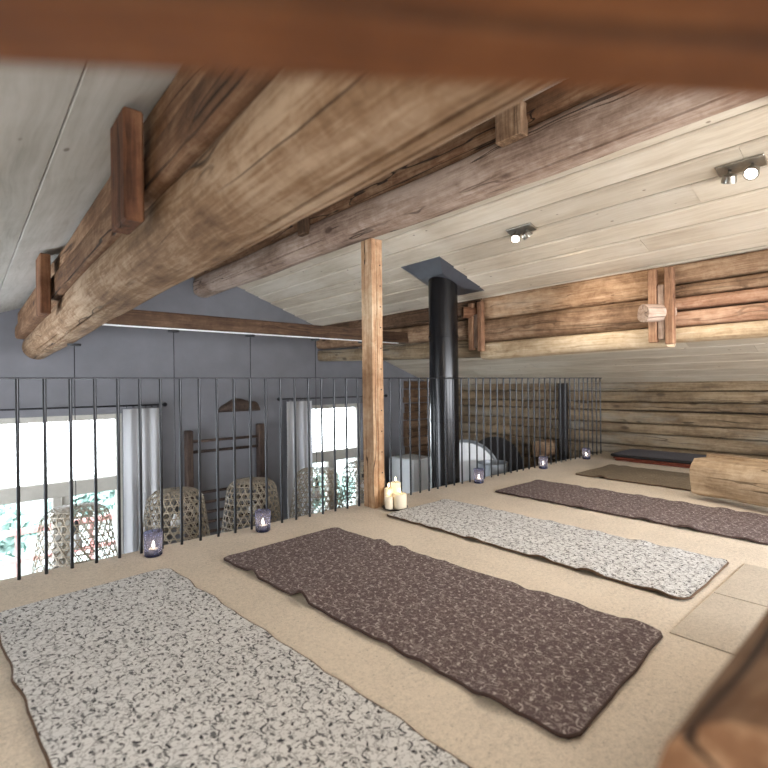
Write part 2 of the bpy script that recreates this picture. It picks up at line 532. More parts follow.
def floral(name, base, ink, pale, tile, ink_amt, speck):
    """printed floral cloth: leaves, curls, outlined blossoms and fine specks on a repeating block"""
    t = NT(name)
    v = t.obj(False)
    sp = t.n('ShaderNodeSeparateXYZ'); t.put(sp.inputs[0], v)
    X = t.m('DIVIDE', sp.outputs[0], tile)
    Y = t.m('DIVIDE', sp.outputs[1], tile)
    nz = t.n('ShaderNodeTexNoise'); nz.inputs['Scale'].default_value = 60; t.put(nz.inputs['Vector'], v)
    wob = t.m('MULTIPLY', t.m('SUBTRACT', nz.outputs[0], 0.5), 0.10)
    row = t.m('FLOOR', Y)
    X = t.m('ADD', X, t.m('MULTIPLY', row, 0.5))
    qx = t.m('ADD', t.m('SUBTRACT', t.m('FRACT', X), 0.5), wob)
    qy = t.m('SUBTRACT', t.m('SUBTRACT', t.m('FRACT', Y), 0.5), wob)
    acc = None

    def over(mk):
        nonlocal acc
        acc = mk if acc is None else t.m('MAXIMUM', acc, mk)

    def leaf(cx, cy, ang, a, b):
        c, s = math.cos(ang), math.sin(ang)
        dx = t.m('SUBTRACT', qx, cx); dy = t.m('SUBTRACT', qy, cy)
        u = t.m('DIVIDE', t.m('ADD', t.m('MULTIPLY', dx, c), t.m('MULTIPLY', dy, s)), a)
        w = t.m('DIVIDE', t.m('SUBTRACT', t.m('MULTIPLY', dy, c), t.m('MULTIPLY', dx, s)), b)
        e = t.m('ADD', t.m('MULTIPLY', u, u), t.m('MULTIPLY', w, w))
        over(t.m('SUBTRACT', 1.0, t.step(e, 0.7, 1.15)))

    def ring(cx, cy, r, w, ang, gate):
        dx = t.m('SUBTRACT', qx, cx); dy = t.m('SUBTRACT', qy, cy)
        rr = t.m('SQRT', t.m('ADD', t.m('MULTIPLY', dx, dx), t.m('MULTIPLY', dy, dy)))
        mk = t.m('SUBTRACT', 1.0, t.step(t.m('ABSOLUTE', t.m('SUBTRACT', rr, r)), w * 0.6, w * 1.3))
        side = t.m('ADD', t.m('MULTIPLY', dx, math.cos(ang)), t.m('MULTIPLY', dy, math.sin(ang)))
        over(t.m('MULTIPLY', mk, t.step(side, r * gate, r * (gate + 0.3))))

    for L in [(-0.36, 0.30, 0.5, 0.075, 0.032), (-0.12, 0.40, -0.4, 0.06, 0.022), (0.30, 0.36, 1.2, 0.07, 0.026),
              (0.40, 0.02, 0.1, 0.055, 0.025), (-0.05, 0.05, 2.2, 0.06, 0.022), (-0.40, -0.12, 1.0, 0.065, 0.028),
              (0.14, -0.34, -0.7, 0.075, 0.03), (-0.22, -0.40, 0.3, 0.055, 0.02), (0.40, -0.30, 0.9, 0.05, 0.022)]:
        leaf(*L)
    ring(0.18, 0.12, 0.16, 0.017, 2.4, 0.1)
    ring(-0.20, -0.20, 0.12, 0.014, -0.8, 0.0)
    ring(-0.18, 0.20, 0.10, 0.011, 0.9, -0.2)
    # fine scattered print
    v1 = t.vor(t.vm('ADD', t.vm('MULTIPLY', v, (1.0, 0.5, 1.0)), t.vm('MULTIPLY', nz.outputs[1], (0.02, 0.02, 0.0))), 66)
    se = t.n('ShaderNodeSeparateColor'); t.put(se.inputs[0], v1.outputs['Color'])
    s1 = t.m('MULTIPLY', t.m('SUBTRACT', 1.0, t.step(v1.outputs['Distance'], 0.26, 0.38)), t.step(se.outputs[0], 0.34, 0.39))
    v2 = t.vor(t.vm('MULTIPLY', v, (0.6, 1.0, 1.0)), 105)
    s2 = t.m('SUBTRACT', 1.0, t.step(v2.outputs['Distance'], 0.2, 0.34))
    ed = t.vor(t.vm('ADD', v, t.vm('MULTIPLY', nz.outputs[1], (0.03, 0.03, 0.0))), 30, 'DISTANCE_TO_EDGE')
    s3 = t.m('SUBTRACT', 1.0, t.step(ed.outputs['Distance'], 0.02, 0.05))
    fine = t.m('MAXIMUM', t.m('MULTIPLY', s1, 1.0), t.m('MAXIMUM', t.m('MULTIPLY', s2, 0.62), t.m('MULTIPLY', s3, 0.6)))
    bigm = t.step(t.noise(v, 9, 2), 0.45, 0.6)
    b0 = t.mix(t.m('MULTIPLY', bigm, 0.35), base, pale)
    c1 = t.mix(t.m('MULTIPLY', fine, speck), b0, ink)
    c2 = t.mix(t.m('MULTIPLY', acc, ink_amt), c1, ink)
    weave = t.noise(v, 500, 2)
    h = t.m('ADD', weave, t.m('MULTIPLY', t.noise(v, 14, 3), 1.5))
    return t.bsdf(c2, 0.85, bump=h, bstr=0.25, bdist=0.006, spec=0.2)


M['print_white'] = floral('cloth_white_floral', srgb(224, 225, 226), srgb(38, 38, 46), srgb(204, 205, 207), 0.14, 0.95, 0.80)
M['print_brown'] = floral('cloth_brown_floral', srgb(100, 86, 87), srgb(206, 198, 194), srgb(88, 75, 76), 0.14, 0.62, 0.36)
M['print_olive'] = floral('cloth_olive_floral', srgb(124, 112, 96), srgb(168, 156, 138), srgb(108, 96, 82), 0.14, 0.5, 0.35)
M['slate_cloth'] = plain('cloth_slate_grey', srgb(92, 92, 102), 0.95, var=0.12, scale=40, bstr=0.1)
M['rust_cloth'] = plain('cloth_rust_red', srgb(136, 68, 48), 0.9, var=0.15, scale=40)
M['binding_brown'] = plain('binding_brown', srgb(92, 70, 52), 0.85)
M['binding_dark'] = plain('binding_dark', srgb(70, 52, 48), 0.85)
M['green_back'] = plain('mat_green_backing', srgb(92, 96, 60), 0.9)

# ------------------------------------------------------------------ setting: floors, walls, roof
X0, X1 = -1.95, 7.0
YR, YG = -2.6, 6.65           # rear gable, far gable
ZL = -2.45                    # lower floor
XRG, ZRG, SL = 2.5, 2.6, 0.36  # ridge line and slope of the roof lining


def roof(x):
    return ZRG - SL * abs(x - XRG)


fl = box('floor', ((X0 + X1) / 2, (YR + 3.27) / 2, -0.13), (X1 - X0, 3.27 - YR, 0.26), M['carpet'], bev=0.004)
tag(fl, 'beige looped carpet over the whole loft deck', None, kind='structure')
for i, xa in enumerate((2.12, 2.675)):
    p = box('carpet_square', (xa + 0.272, 0.20, 0.002), (0.544, 1.08, 0.004), M['carpet2'], fl, 0.002,
            Matrix.Translation(-Vector(fl.location)))
lf = box('floor_lower', ((X0 + X1) / 2, (YR + YG) / 2, ZL - 0.1), (X1 - X0, YG - YR, 0.2), M['soffit'])
tag(lf, 'dim wooden floor of the room below the loft', None, kind='structure')


def pierced_wall(name, xs, z0, top, holes, y0, y1, mat, axis='x'):
    """one welded wall sheet with thickness; xs: cuts along the wall, holes: (xa, xb, za, zb)"""
    xs = sorted(set(xs + [h[0] for h in holes] + [h[1] for h in holes]))
    zc = sorted(set([z0] + [h[2] for h in holes] + [h[3] for h in holes]))
    bm = bmesh.new()
    cols = []
    for x in xs:
        cols.append([bm.verts.new((x, y0, z)) for z in zc] + [bm.verts.new((x, y0, top(x)))])
    zt = zc + [99]
    for i in range(len(xs) - 1):
        for j in range(len(zc)):
            cx = (xs[i] + xs[i + 1]) / 2
            cz = (zt[j] + min(zt[j + 1], 5)) / 2
            if any(h[0] < cx < h[1] and h[2] < cz < h[3] for h in holes):
                continue
            bm.faces.new((cols[i][j], cols[i + 1][j], cols[i + 1][j + 1], cols[i][j + 1]))
    r = bmesh.ops.extrude_face_region(bm, geom=list(bm.faces))
    for v in [g for g in r['geom'] if isinstance(g, bmesh.types.BMVert)]:
        v.co.y = y1
    if axis == 'y':
        for v in bm.verts:
            v.co = Vector((v.co.y, v.co.x, v.co.z))
    for v in [v for v in bm.verts if not v.link_faces]:
        bm.verts.remove(v)
    return tag(bm_obj(name, bm, mat), None, None, kind='structure')


W1 = (0.22, 1.50, -1.75, 0.69)
W2 = (4.04, 5.24, -1.75, 0.69)
wb = pierced_wall('wall_back', [X0, XRG, X1], ZL, lambda x: roof(x) + 0.04, [W1, W2], YG, YG + 0.22, M['plaster'])
wf = pierced_wall('wall_front', [X0 - 0.1, XRG, X1], ZL, lambda x: roof(x) + 0.04, [(-0.6, 5.8, 0.42, 1.30)], YR, YR - 0.15, M['plaster_warm'])  # rear opening added to admit the fill light
wl = pierced_wall('wall_left', [YR, YG], ZL, lambda y: roof(X0) + 0.04, [(3.5, 5.3, -0.9, 0.55)], X0, X0 - 0.15, M['plaster_warm'], 'y')  # side opening added for the bluish fill light

# the right long wall: hewn logs, course on course
wr = empty('wall_right', (X1, 0, 0))
tag(wr, 'grey weathered hewn log wall under the eaves', None, kind='structure')
wbk = tag(box('wall_backing', (0.16, (YR + YG) / 2, (ZL + 1.05) / 2), (0.08, YG - YR, 1.05 - ZL), M['dark_felt'], wr, 0.0))  # sheet added behind the logs to stop light leaking through the gaps
courses = [-2.45, -2.2, -1.98, -1.72, -1.5, -1.24, -1.02, -0.8, -0.58, -0.38, -0.2, -0.035, 0.12, 0.29, 0.43, 0.605, 0.72, 0.87, 1.02]
for i in range(len(courses) - 1):
    za, zb = courses[i], courses[i + 1]
    hh = zb - za - 0.005
    dx = random.uniform(-0.012, 0.016)
    lg = log('log', (0.13 + dx, YR, (za + zb) / 2), (0.13 + dx, YG, (za + zb) / 2), 0.24, hh, M['wall_log'], wr, seed=40 + i, sq=7.0, lump=0.022, n=16, step=0.16)
# short return of the log wall on the far gable
for i in range(5, len(courses) - 1):
    za, zb = courses[i] + 0.05, courses[i + 1] + 0.05
    log('log', (6.22 + random.uniform(-0.03, 0.02), YG - 0.05, (za + zb) / 2), (7.0, YG - 0.05, (za + zb) / 2), 0.14, zb - za - 0.008, M['beam_dark'], wb, seed=80 + i, sq=5.0, lump=0.03, n=14, step=0.15)

# roof lining: right slope of narrow lapped pine boards, left slope of wide pale boards
sl_len = math.sqrt(1 + SL * SL)


def slope_slab(name, xa, xb, mat):
    off = 0.045
    vs = []
    for y in (YR, YG + 0.2):
        for x, o in ((xa, off), (xb, off), (xb, off + 0.12), (xa, off + 0.12)):
            vs.append((x, y, roof(x) + o))
    fs = [(0, 1, 2, 3), (7, 6, 5, 4), (0, 4, 5, 1), (1, 5, 6, 2), (2, 6, 7, 3), (3, 7, 4, 0)]
    return mesh_obj(name, vs, fs, mat)


cr = tag(slope_slab('ceiling', XRG, X1 + 0.25, M['pine']), 'right roof slope lined with knotty pale pine boards', None, kind='structure')
cl = tag(slope_slab('ceiling', X0 - 0.25, XRG, M['panel']), 'left roof slope lined with wide whitish boards', None, kind='structure')


def board(name, xa, xb, ya, yb, mat, parent, t_up, t_dn, side):
    """board on the roof slope; its object's Y runs along the board"""
    gap = 0.0022
    w = abs(xb - xa) * sl_len
    m = Matrix.Identity(4)
    d = Vector((1 if side > 0 else -1, 0, -SL)).normalized()     # down the slope
    nrm = Vector((-SL * side, 0, -1)).normalized()                # towards the room
    yv = Vector((0, 1, 0))
    m = Matrix((d, yv, nrm)).transposed().to_4x4()
    xs = xa if side > 0 else xb
    m.translation = Vector((xs, ya, roof(xs) + 0.045))
    L = yb - ya - 0.0015
    ch = 0.010 if side > 0 else 0.003
    if xa > 4.6:
        ch, t_up, t_dn = 0.004, 0.036, 0.035
    prof = [(gap, 0), (w - gap, 0), (w - gap, t_dn - ch), (w - gap - ch, t_dn), (gap + ch, t_up), (gap, t_up - ch)]
    vs = [(x, 0, z) for x, z in prof] + [(x, L, z) for x, z in prof]
    k = len(prof)
    fs = [tuple(range(k)), tuple(reversed(range(k, 2 * k)))] + [(i, k + i, k + (i + 1) % k, (i + 1) % k) for i in range(k)]
    o = mesh_obj(name, vs, fs, mat, parent, False, m)
    return sharp(o, 10)


nb = 22
bw = (X1 - XRG) / nb
for i in range(nb):
    xa = XRG + i * bw
    cuts = [YR, random.uniform(-0.9, 1.9), random.uniform(3.6, 5.2), YG]
    for a, b in zip(cuts, cuts[1:]):
        board('board', xa, xa + bw, a, b, M['pine'], cr, 0.040 + random.uniform(-0.001, 0.005), 0.034 + random.uniform(-0.002, 0.002), 1)
xsl = [X0, -0.93, -0.35, 0.227, 0.80, 1.38, 1.95, XRG]
for i in range(len(xsl) - 1):
    cuts = [YR, [0.5, 1.2, 2.82, 0.2, 1.9, 0.9, 2.2][i], [3.9, 4.6, 5.9, 3.6, 4.8, 4.2, 5.0][i], YG]
    for a, b in zip(cuts, cuts[1:]):
        board('board', xsl[i], xsl[i + 1], a, b, M['panel'], cl, 0.034, 0.034, -1)


# windows of the far gable
def window(name, w, label):
    xa, xb, za, zb = w
    e = empty(name, ((xa + xb) / 2, YG + 0.10, za))
    tag(e, label, None, kind='structure')
    ox, oy, oz = e.location
    P = lambda n, x, y, z, sx, sy, sz: box(n, (x - ox, y - oy, z - oz), (sx, sy, sz), M['window_wood'], e, 0.006)
    fw = 0.07
    zt = -0.16                                   # transom
    ym = YG + 0.10
    for x in (xa + fw / 2, xb - fw / 2):
        P('jamb', x, ym, (za + zb) / 2, fw, 0.09, zb - za)
    P('head', (xa + xb) / 2, ym, zb - fw / 2, xb - xa - 2 * fw, 0.09, fw)
    P('sill', (xa + xb) / 2, ym, za + fw / 2, xb - xa - 2 * fw, 0.09, fw)
    P('transom', (xa + xb) / 2, ym - 0.01, zt, xb - xa - 2 * fw, 0.11, 0.17)
    P('mullion', (xa + xb) / 2, ym, (za + fw + zt - 0.085) / 2, 0.17, 0.10, zt - 0.085 - za - fw)
    P('mullion_bead', (xa + xb) / 2, ym - 0.058, (za + fw + zt - 0.085) / 2, 0.02, 0.018, zt - 0.085 - za - fw)
    g = lambda x0, x1, z0, z1: box('pane', ((x0 + x1) / 2 - ox, 0.01, (z0 + z1) / 2 - oz), (x1 - x0, 0.006, z1 - z0), M['pane'], e, 0.0)
    g(xa + fw, xb - fw, zt + 0.085, zb - fw)
    xm = (xa + xb) / 2
    g(xa + fw, xm - 0.085, za + fw, zt - 0.085)
    g(xm + 0.085, xb - fw, za + fw, zt - 0.085)


window('window_1', W1, 'bright gable window at the far left behind the railing')
window('window_2', W2, 'bright gable window left of the wooden post')

# ------------------------------------------------------------------ outside the windows
gd = box('ground_outside', (2, 16, -3.2), (60, 18.0, 0.3), M['snow_ground'])
tag(gd, 'pale ground outside the gable windows', None, kind='structure')


def shrub(x, y, z, rad, n, label, seed):
    rnd = random.Random(seed)
    e = tag(empty('tree', (x, y, z)), label, 'tree', 'trees outside the windows')
    tube('trunk', [(0, 0, 0), (0.05, 0, rad * 0.9), (0, 0.05, rad * 2.0)], 0.09, M['bark'], e, 8)
    vs, fs = [], []
    for i in range(n):
        d = Vector((rnd.gauss(0, 1), rnd.gauss(0, 1), rnd.gauss(0, 1))).normalized() * rad * rnd.uniform(0.45, 1.0)
        d.x *= 2.4; d.y *= 1.5; d.z = d.z * 1.1 + rad * 1.5
        a = Vector((rnd.gauss(0, 1), rnd.gauss(0, 1), rnd.gauss(0, 1))).normalized()
        b = a.orthogonal().normalized()
        s = rnd.uniform(0.10, 0.22)
        k = len(vs)
        vs += [d - a * s, d + b * s * 0.5, d + a * s, d - b * s * 0.5]
        fs.append((k, k + 1, k + 2, k + 3))
    tag(mesh_obj('foliage', vs, fs, M['leaf'], e), kind='stuff')


shrub(-0.2, 13.5, -3.05, 0.66, 1900, 'pale green tree seen through the lower left pane of the far left window', 3)
shrub(2.9, 17.2, -3.05, 0.5, 900, 'blurred green tree behind the woven lampshade at the far left', 4)
shrub(8.9, 13.2, -3.05, 0.46, 800, 'pale tree glimpsed low through the window beside the post', 5)
fe = tag(empty('fence', (0, 10.4, -3.05)), 'pale red wooden fence outside the far left window', 'fence')
box('rail', (1.5, 0, 1.62), (9.0, 0.05, 0.10), M['red_paint'], fe)
box('rail', (1.5, 0, 1.12), (9.0, 0.05, 0.07), M['red_paint'], fe)
for k in range(16):
    box('post', (-2.6 + k * 0.55, 0.05, 0.82), (0.07, 0.05, 1.64), M['red_paint'], fe)

# ------------------------------------------------------------------ purlins and beams
# left purlin: big round log with two hewn logs and clamp boards above
lp = tag(empty('log_purlin', (0.6, 2.0, 1.4)), 'massive round log beam with hewn logs stacked on it, crossing the upper left', 'beam')
O = Vector(lp.location)
log('log', Vector((0.575, -2.5, 1.618)) - O, Vector((0.640, YG - 0.005, 1.468)) - O, 0.285, 0.28, M['beam_tan'], lp, seed=3, sq=2.1, lump=0.035, n=30, step=0.06, taper=0.03,
    cracks=((R(-74), 0.26, 0.055, 2.5, 6.3), (R(-90), 0.20, 0.045, 2.5, 3.9), (R(-112), 0.16, 0.04, 5.0, 7.4), (R(-130), 0.12, 0.035, 6.7, 8.4), (R(-100), 0.14, 0.035, 6.6, 8.7)))
log('log', Vector((0.575, -2.5, 1.715)) - O, Vector((0.59, YG - 0.005, 1.622)) - O, 0.30, 0.15, M['beam_upper'], lp, seed=5, sq=7, lump=0.03, n=28, step=0.08)
log('log', Vector((0.585, -2.5, 1.822)) - O, Vector((0.60, YG - 0.005, 1.768)) - O, 0.27, 0.16, M['beam_upper'], lp, seed=6, sq=7, lump=0.03, n=28, step=0.1)


def upright(name, x, y, z0, z1, w, d, mat, parent, lean=0.0, bev=0.006):
    """squared upright timber, its own Y axis pointing up the grain"""
    bm = bmesh.new()
    box_bm(bm, (0, (z1 - z0) / 2, 0), (w, z1 - z0, d), None, bev)
    po = parent.location if parent is not None else Vector((0, 0, 0))
    return bm_obj(name, bm, mat, parent, False, frame(Vector((x, y, z0)) - po, (lean, 0, 1), (0, -1, 0)))


upright('clamp_board', 0.392, 1.66, 1.497, 1.830, 0.056, 0.17, M['cleat'], lp)
upright('clamp_board', 0.392, 3.72, 1.462, 1.830, 0.056, 0.22, M['cleat'], lp)

# ridge purlin over the post
rp = tag(empty('log_purlin', (2.52, 2.0, 2.3)), 'grey weathered ridge log resting on the wooden post, running towards the bare gable', 'beam')
O = Vector(rp.location)
log('log', Vector((2.53, -2.5, 2.315)) - O, Vector((2.50, YG - 0.005, 2.345)) - O, 0.27, 0.27, M['beam_grey'], rp, seed=11, sq=2.5, lump=0.055, n=26, step=0.07,
    cracks=((R(-115), 0.14, 0.06, 2.8, 4.6), (R(-150), 0.10, 0.05, 5.9, 8.4), (R(-95), 0.12, 0.06, 6.0, 8.8)))
log('log', Vector((2.50, -2.5, 2.505)) - O, Vector((2.48, YG - 0.005, 2.535)) - O, 0.24, 0.17, M['beam_upper'], rp, seed=12, sq=3.5, lump=0.05, n=20, step=0.09)
upright('clamp_board', 2.35, 1.60, 2.365, 2.55, 0.07, 0.17, M['orange_dark'], rp, bev=0.004)
upright('clamp_board', 2.345, 3.80, 2.36, 2.53, 0.06, 0.13, M['beam_dark'], rp)

# right purlin: three stretches of logs held by slotted uprights
pc = tag(empty('log_purlin', (4.4, 2.0, 1.6)), 'stack of orange-brown logs and planks below the right roof slope with slotted uprights', 'beam')
O = Vector(pc.location)


def pl(xc, ya, yb, z0a, z1a, z0b, z1b, w, mat, seed, sq=4.0, lump=0.035):
    za, zb = (z0a + z1a) / 2, (z0b + z1b) / 2
    ha, hb = z1a - z0a, z1b - z0b
    return log('log', Vector((xc, ya, za)) - O, Vector((xc, yb, zb)) - O, w, ha, mat, pc, seed=seed, sq=sq, lump=lump, n=20, step=0.08, taper=1 - hb / ha)


pl(4.42, 1.50, 3.36, 1.685, 1.945, 1.70, 1.945, 0.22, M['orange'], 21)
pl(4.40, 1.44, 3.36, 1.440, 1.690, 1.450, 1.705, 0.25, M['orange_dark'], 22, 2.8, 0.05)
pl(4.42, 1.50, 3.36, 1.285, 1.450, 1.265, 1.455, 0.22, M['pale_log'], 23)
pl(4.42, 3.36, YG - 0.005, 1.735, 1.945, 1.76, 1.96, 0.22, M['beam_dark'], 24)
pl(4.40, 3.36, YG - 0.005, 1.50, 1.735, 1.58, 1.76, 0.24, M['orange_dark'], 25, 3.0)
pl(4.42, 3.36, YG - 0.005, 1.285, 1.49, 1.385, 1.56, 0.22, M['wall_log'], 26)
for k, (a, b, mm) in enumerate([(1.315, 1.432, 'pale_log'), (1.436, 1.560, 'pink_log'), (1.565, 1.662, 'pink_log'), (1.666, 1.768, 'orange_dark'), (1.772, 1.93, 'orange_dark')]):
    pl(4.42, -2.5, 1.50, a - 0.015, b - 0.015, a, b, 0.22, M[mm], 27 + k, 5.0, 0.025)
for (y, zb, zt, k) in ((1.51, 1.305, 1.905, 0), (3.375, 1.36, 1.885, 1)):
    for s in (-1, 1):
        upright('clamp_board', 4.255, y + s * 0.062, zb + 0.01 * s, zt, 0.06, 0.062, M['clamp'], pc)
    upright('clamp_spline', 4.262, y, zb + 0.03, zt - 0.13, 0.05, 0.05, M['beam_grey'], pc)
    if k == 0:
        log('peg', Vector((4.34, 1.47, 1.55)) - O, Vector((4.12, 1.60, 1.545)) - O, 0.135, 0.145, M['beam_grey'], pc, seed=60, sq=2.1, lump=0.1, n=18, step=0.03)
    else:
        log('peg', Vector((4.32, 3.40, 1.765)) - O, Vector((4.17, 3.50, 1.765)) - O, 0.10, 0.12, M['cleat'], pc, seed=61, sq=2.6, lump=0.1, n=16, step=0.03)

# tie beam carrying the lamps
tb = tag(empty('tie_beam', (2.4, 4.56, 1.59)), 'slim brown tie beam hung with lamp cords in front of the gable', 'beam')
log('timber', Vector((-1.80, 0, 0.005)), Vector((1.90, 0, 0.005)), 0.13, 0.135, M['tie'], tb, seed=33, sq=7, lump=0.02, n=20, step=0.12)
box('cable_strip', (0.0, -0.03, -0.068), (3.5, 0.022, 0.012), M['white'], tb, 0.002)

# upright post at the railing
po = tag(empty('wooden_post', (2.57, 3.10, 0)), 'squared honey-coloured wooden post holding up the ridge log', 'post')
bm = bmesh.new()
prof = [(-0.056, -0.05), (-0.012, -0.05), (-0.004, -0.036), (0.004, -0.05), (0.055, -0.05), (0.055, 0.085), (-0.055, 0.085)]
rings = []
for j in range(25):
    z = 2.19 * j / 24
    wv = 0.006 * noise.noise((0.3, z * 1.2, 2))
    rings.append([bm.verts.new((x + (wv if abs(x) < 0.02 else 0.003 * noise.noise((x * 30, z * 3, y * 30))), z, -y)) for x, y in prof])
for a, b in zip(rings, rings[1:]):
    for k in range(len(prof)):
        bm.faces.new((a[k], a[(k + 1) % len(prof)], b[(k + 1) % len(prof)], b[k]))
bm.faces.new(rings[0]); bm.faces.new(list(reversed(rings[-1])))
bm_obj('timber', bm, M['post'], po, False, frame((0, 0, 0), (0, 0, 1), (0, -1, 0)))
for k in range(11):
    z = 0.28 + k * 0.17
    lathe('peg_hole', [(0.006, -0.002), (0.006, 0.002)], M['wick'], po, 8, mw=Matrix.Translation((0.032, -0.0505, z)) @ Matrix.Rotation(R(90), 4, 'X'))

# near timbers: brace right above the camera, low log parapet beside it
hb = tag(empty('brace_beam', (0.135, 0.1541, 1.1235)), 'reddish-brown hewn brace right overhead, out of focus', 'beam')
dirn = Vector((rgt.x, rgt.y, -0.066)).normalized()
bk = Vector((-fwd.x, -fwd.y, 0)).normalized()
ctr = bk * 0.095 + Vector((0, 0, 0.078))
bm = bmesh.new()
box_bm(bm, (0, 0, 0), (0.19, 1.2, 0.156), None, 0.005)
bmesh.ops.subdivide_edges(bm, edges=[e for e in bm.edges if e.calc_length() > 1.0], cuts=30)
for v_ in bm.verts:
    v_.co += Vector((noise.noise((v_.co.y * 4, 1, v_.co.z * 9)), 0, noise.noise((v_.co.y * 4, 5, v_.co.x * 9)))) * 0.004
bm_obj('timber', bm, M['near'], hb, False, frame(ctr, dirn))
lw = tag(empty('log_parapet', (1.3, 0.03, 0)), 'blurred stacked log parapet in the lower right corner', 'parapet')
zz = 0.0
for k, hh in enumerate((0.28, 0.26, 0.245)):
    log('log', (-1.02 + 0.05 * k, 0, zz + hh / 2), (1.1, 0, zz + hh / 2), 0.24, hh, M['beam_upper'] if k != 1 else M['beam_tan'], lw, seed=55 + k, sq=2.8, lump=0.03, n=22, step=0.05)
    zz += hh

# ------------------------------------------------------------------ railing
ra = tag(empty('railing', (3.6, 3.20, 0)), 'thin black iron railing with round bars along the loft edge', 'railing')
RX0, RX1 = -1.9, 6.78
for (a_, b_) in ((RX0, 2.512), (2.628, RX1)):
    box('top_rail', ((a_ + b_) / 2 - 3.6, 0, 1.058), (b_ - a_, 0.032, 0.009), M['black_metal'], ra, 0.002)
bar = None
x = 0.219 - 18 * 0.1187
k = 0
while x < RX1 + 0.01:
    if abs(x - 2.57) > 0.06:
        if bar is None:
            bar = lathe('baluster', [(0.0088, 0.002), (0.0088, 1.054)], M['rail_metal'], ra, 10, (x - 3.6, 0, 0))
        else:
            o = link('baluster', bar.data, ra, Matrix.Translation((x - 3.6, 0, 0)))
    x += 0.1187
    k += 1

# ------------------------------------------------------------------ mats
def mat_thing(name, cx, cy, wd, ln, rz, m_top, m_bind, label, seed, lift=0.020, thick=0.012, z=0.002, group='mats laid out in a row', scal=0.012, wl=0.30):
    e = tag(empty(name, (cx, cy, z), rz), label, 'mat', group)
    rnd = random.Random(seed)
    nx, ny = 20, 76
    ph = rnd.uniform(0, 9)
    rc = 0.045

    def pt(u, v, under=False):
        # u,v in -1..1
        y = v * ln / 2
        dy = ln / 2 - abs(y)
        hw = wd / 2
        if dy < rc:
            hw -= rc - math.sqrt(max(0, rc * rc - (rc - dy) ** 2))
        side = 1 if u > 0 else -1
        edge = abs(u) ** 3
        wv = noise.noise((y / wl * 2.0 + ph, side * 5.0, 1.0)) * 1.3
        x = u * (hw + scal * wv * edge)
        endf = max(0.0, 1 - dy / 0.25)
        yy = y + (0.008 * noise.noise((x * 7, ph, 2.0 + (3 if v > 0 else 0)))) * endf
        lf = lift * max(0.0, noise.noise((y / wl * 2.0 + ph + 4.2, side * 9.0, 3.0))) * 1.7 * max(0, (abs(u) - 0.45) / 0.55) ** 2
        zz = lf + 0.0025 * noise.noise((x * 5, y * 5, ph)) + 0.002
        return Vector((x, yy, zz if under else zz + thick))
    vs, fs = [], []
    for under in (False, True):
        for j in range(ny + 1):
            v = -1 + 2 * j / ny
            v = math.copysign(1 - (1 - abs(v)) ** 1.15, v)
            for i in range(nx + 1):
                vs.append(pt(-1 + 2 * i / nx, v, under))
    W = nx + 1
    H = (ny + 1) * W
    for j in range(ny):
        for i in range(nx):
            a = j * W + i
            fs.append((a, a + 1, a + W + 1, a + W))
    top = mesh_obj('cover', vs[:H], list(fs), m_top, e, True)
    mesh_obj('backing', vs[H:], [tuple(reversed(f)) for f in fs], M['green_back'], e, True)
    ring = [i for i in range(nx + 1)] + [j * W + nx for j in range(1, ny + 1)] + [ny * W + i for i in range(nx - 1, -1, -1)] + [j * W for j in range(ny - 1, 0, -1)]
    pts = [(vs[i] + vs[H + i]) / 2 for i in ring]
    clean = []
    for p in pts:
        if not clean or (p - clean[-1]).length > 0.006:
            clean.append(p)
    tube('binding', clean, thick * 0.52, m_bind, e, 7, True)
    return e


mat_thing('floor_mat', 0.535, 1.755, 0.76, 2.07, R(3.8), M['print_white'], M['binding_brown'], 'white mat with black floral print, nearest the camera at the lower left', 1, lift=0.012)
mat_thing('floor_mat', 1.609, 1.75, 0.825, 2.07, R(3.65), M['print_brown'], M['binding_dark'], 'purplish-brown floral mat between the two white floral mats', 2, lift=0.034, scal=0.016)
mat_thing('floor_mat', 2.802, 1.81, 0.70, 2.04, R(0.8), M['print_white'], M['binding_brown'], 'white mat with black floral print lying in front of the candle dish and post', 3, lift=0.026, scal=0.014)
mat_thing('floor_mat', 4.055, 1.72, 0.74, 2.06, R(-0.6), M['print_brown'], M['binding_dark'], 'mauve-brown floral mat in the middle distance partly behind the sawn log', 4, lift=0.026, scal=0.02)
mat_thing('floor_mat', 5.42, 1.66, 0.86, 2.0, R(-1.0), M['print_olive'], M['binding_brown'], 'plain olive-brown mat between the mauve mat and the dark mat stack', 5, lift=0.018, scal=0.02)
zz = 0.004
for k, (nm, lab) in enumerate((('rust_cloth', 'rust-red mat at the bottom of the mat stack by the log wall'), ('rust_cloth', 'rust-red mat second from the bottom of the mat stack by the log wall'), ('slate_cloth', 'dark slate-grey mat lying on top of the rust-red mats by the log wall'))):
    mat_thing('floor_mat', 6.60 + 0.02 * k, 1.75 + 0.03 * k, 0.66, 2.12, R(-1.0 + k * 0.7), M[nm], M['rust_cloth' if k < 2 else 'dark_felt'], lab, 11 + k, lift=0.004, thick=(0.014 if k < 2 else 0.034), z=zz, group='stack of mats by the log wall', scal=0.01)
    zz += 0.021

# sawn log lying on the floor
sg = tag(empty('sawn_log', (4.80, 1.40, 0.035)), 'short sawn log lying on the floor among the mats at the right edge', 'log')
sdir = Vector((-0.27, -1.0, 0)).normalized()
log('trunk', Vector((0, 0, 0.155)), Vector((0, 0, 0.165)) + sdir * 1.25, 0.33, 0.31, M['slab'], sg, seed=74, sq=3.4, lump=0.15, n=26, step=0.05)
log('split_edge', Vector((0.13, -0.02, 0.30)), Vector((0.13, 0, 0.31)) + sdir * 1.22, 0.10, 0.06, M['slab'], sg, seed=73, sq=3.0, lump=0.06, n=14, step=0.08)

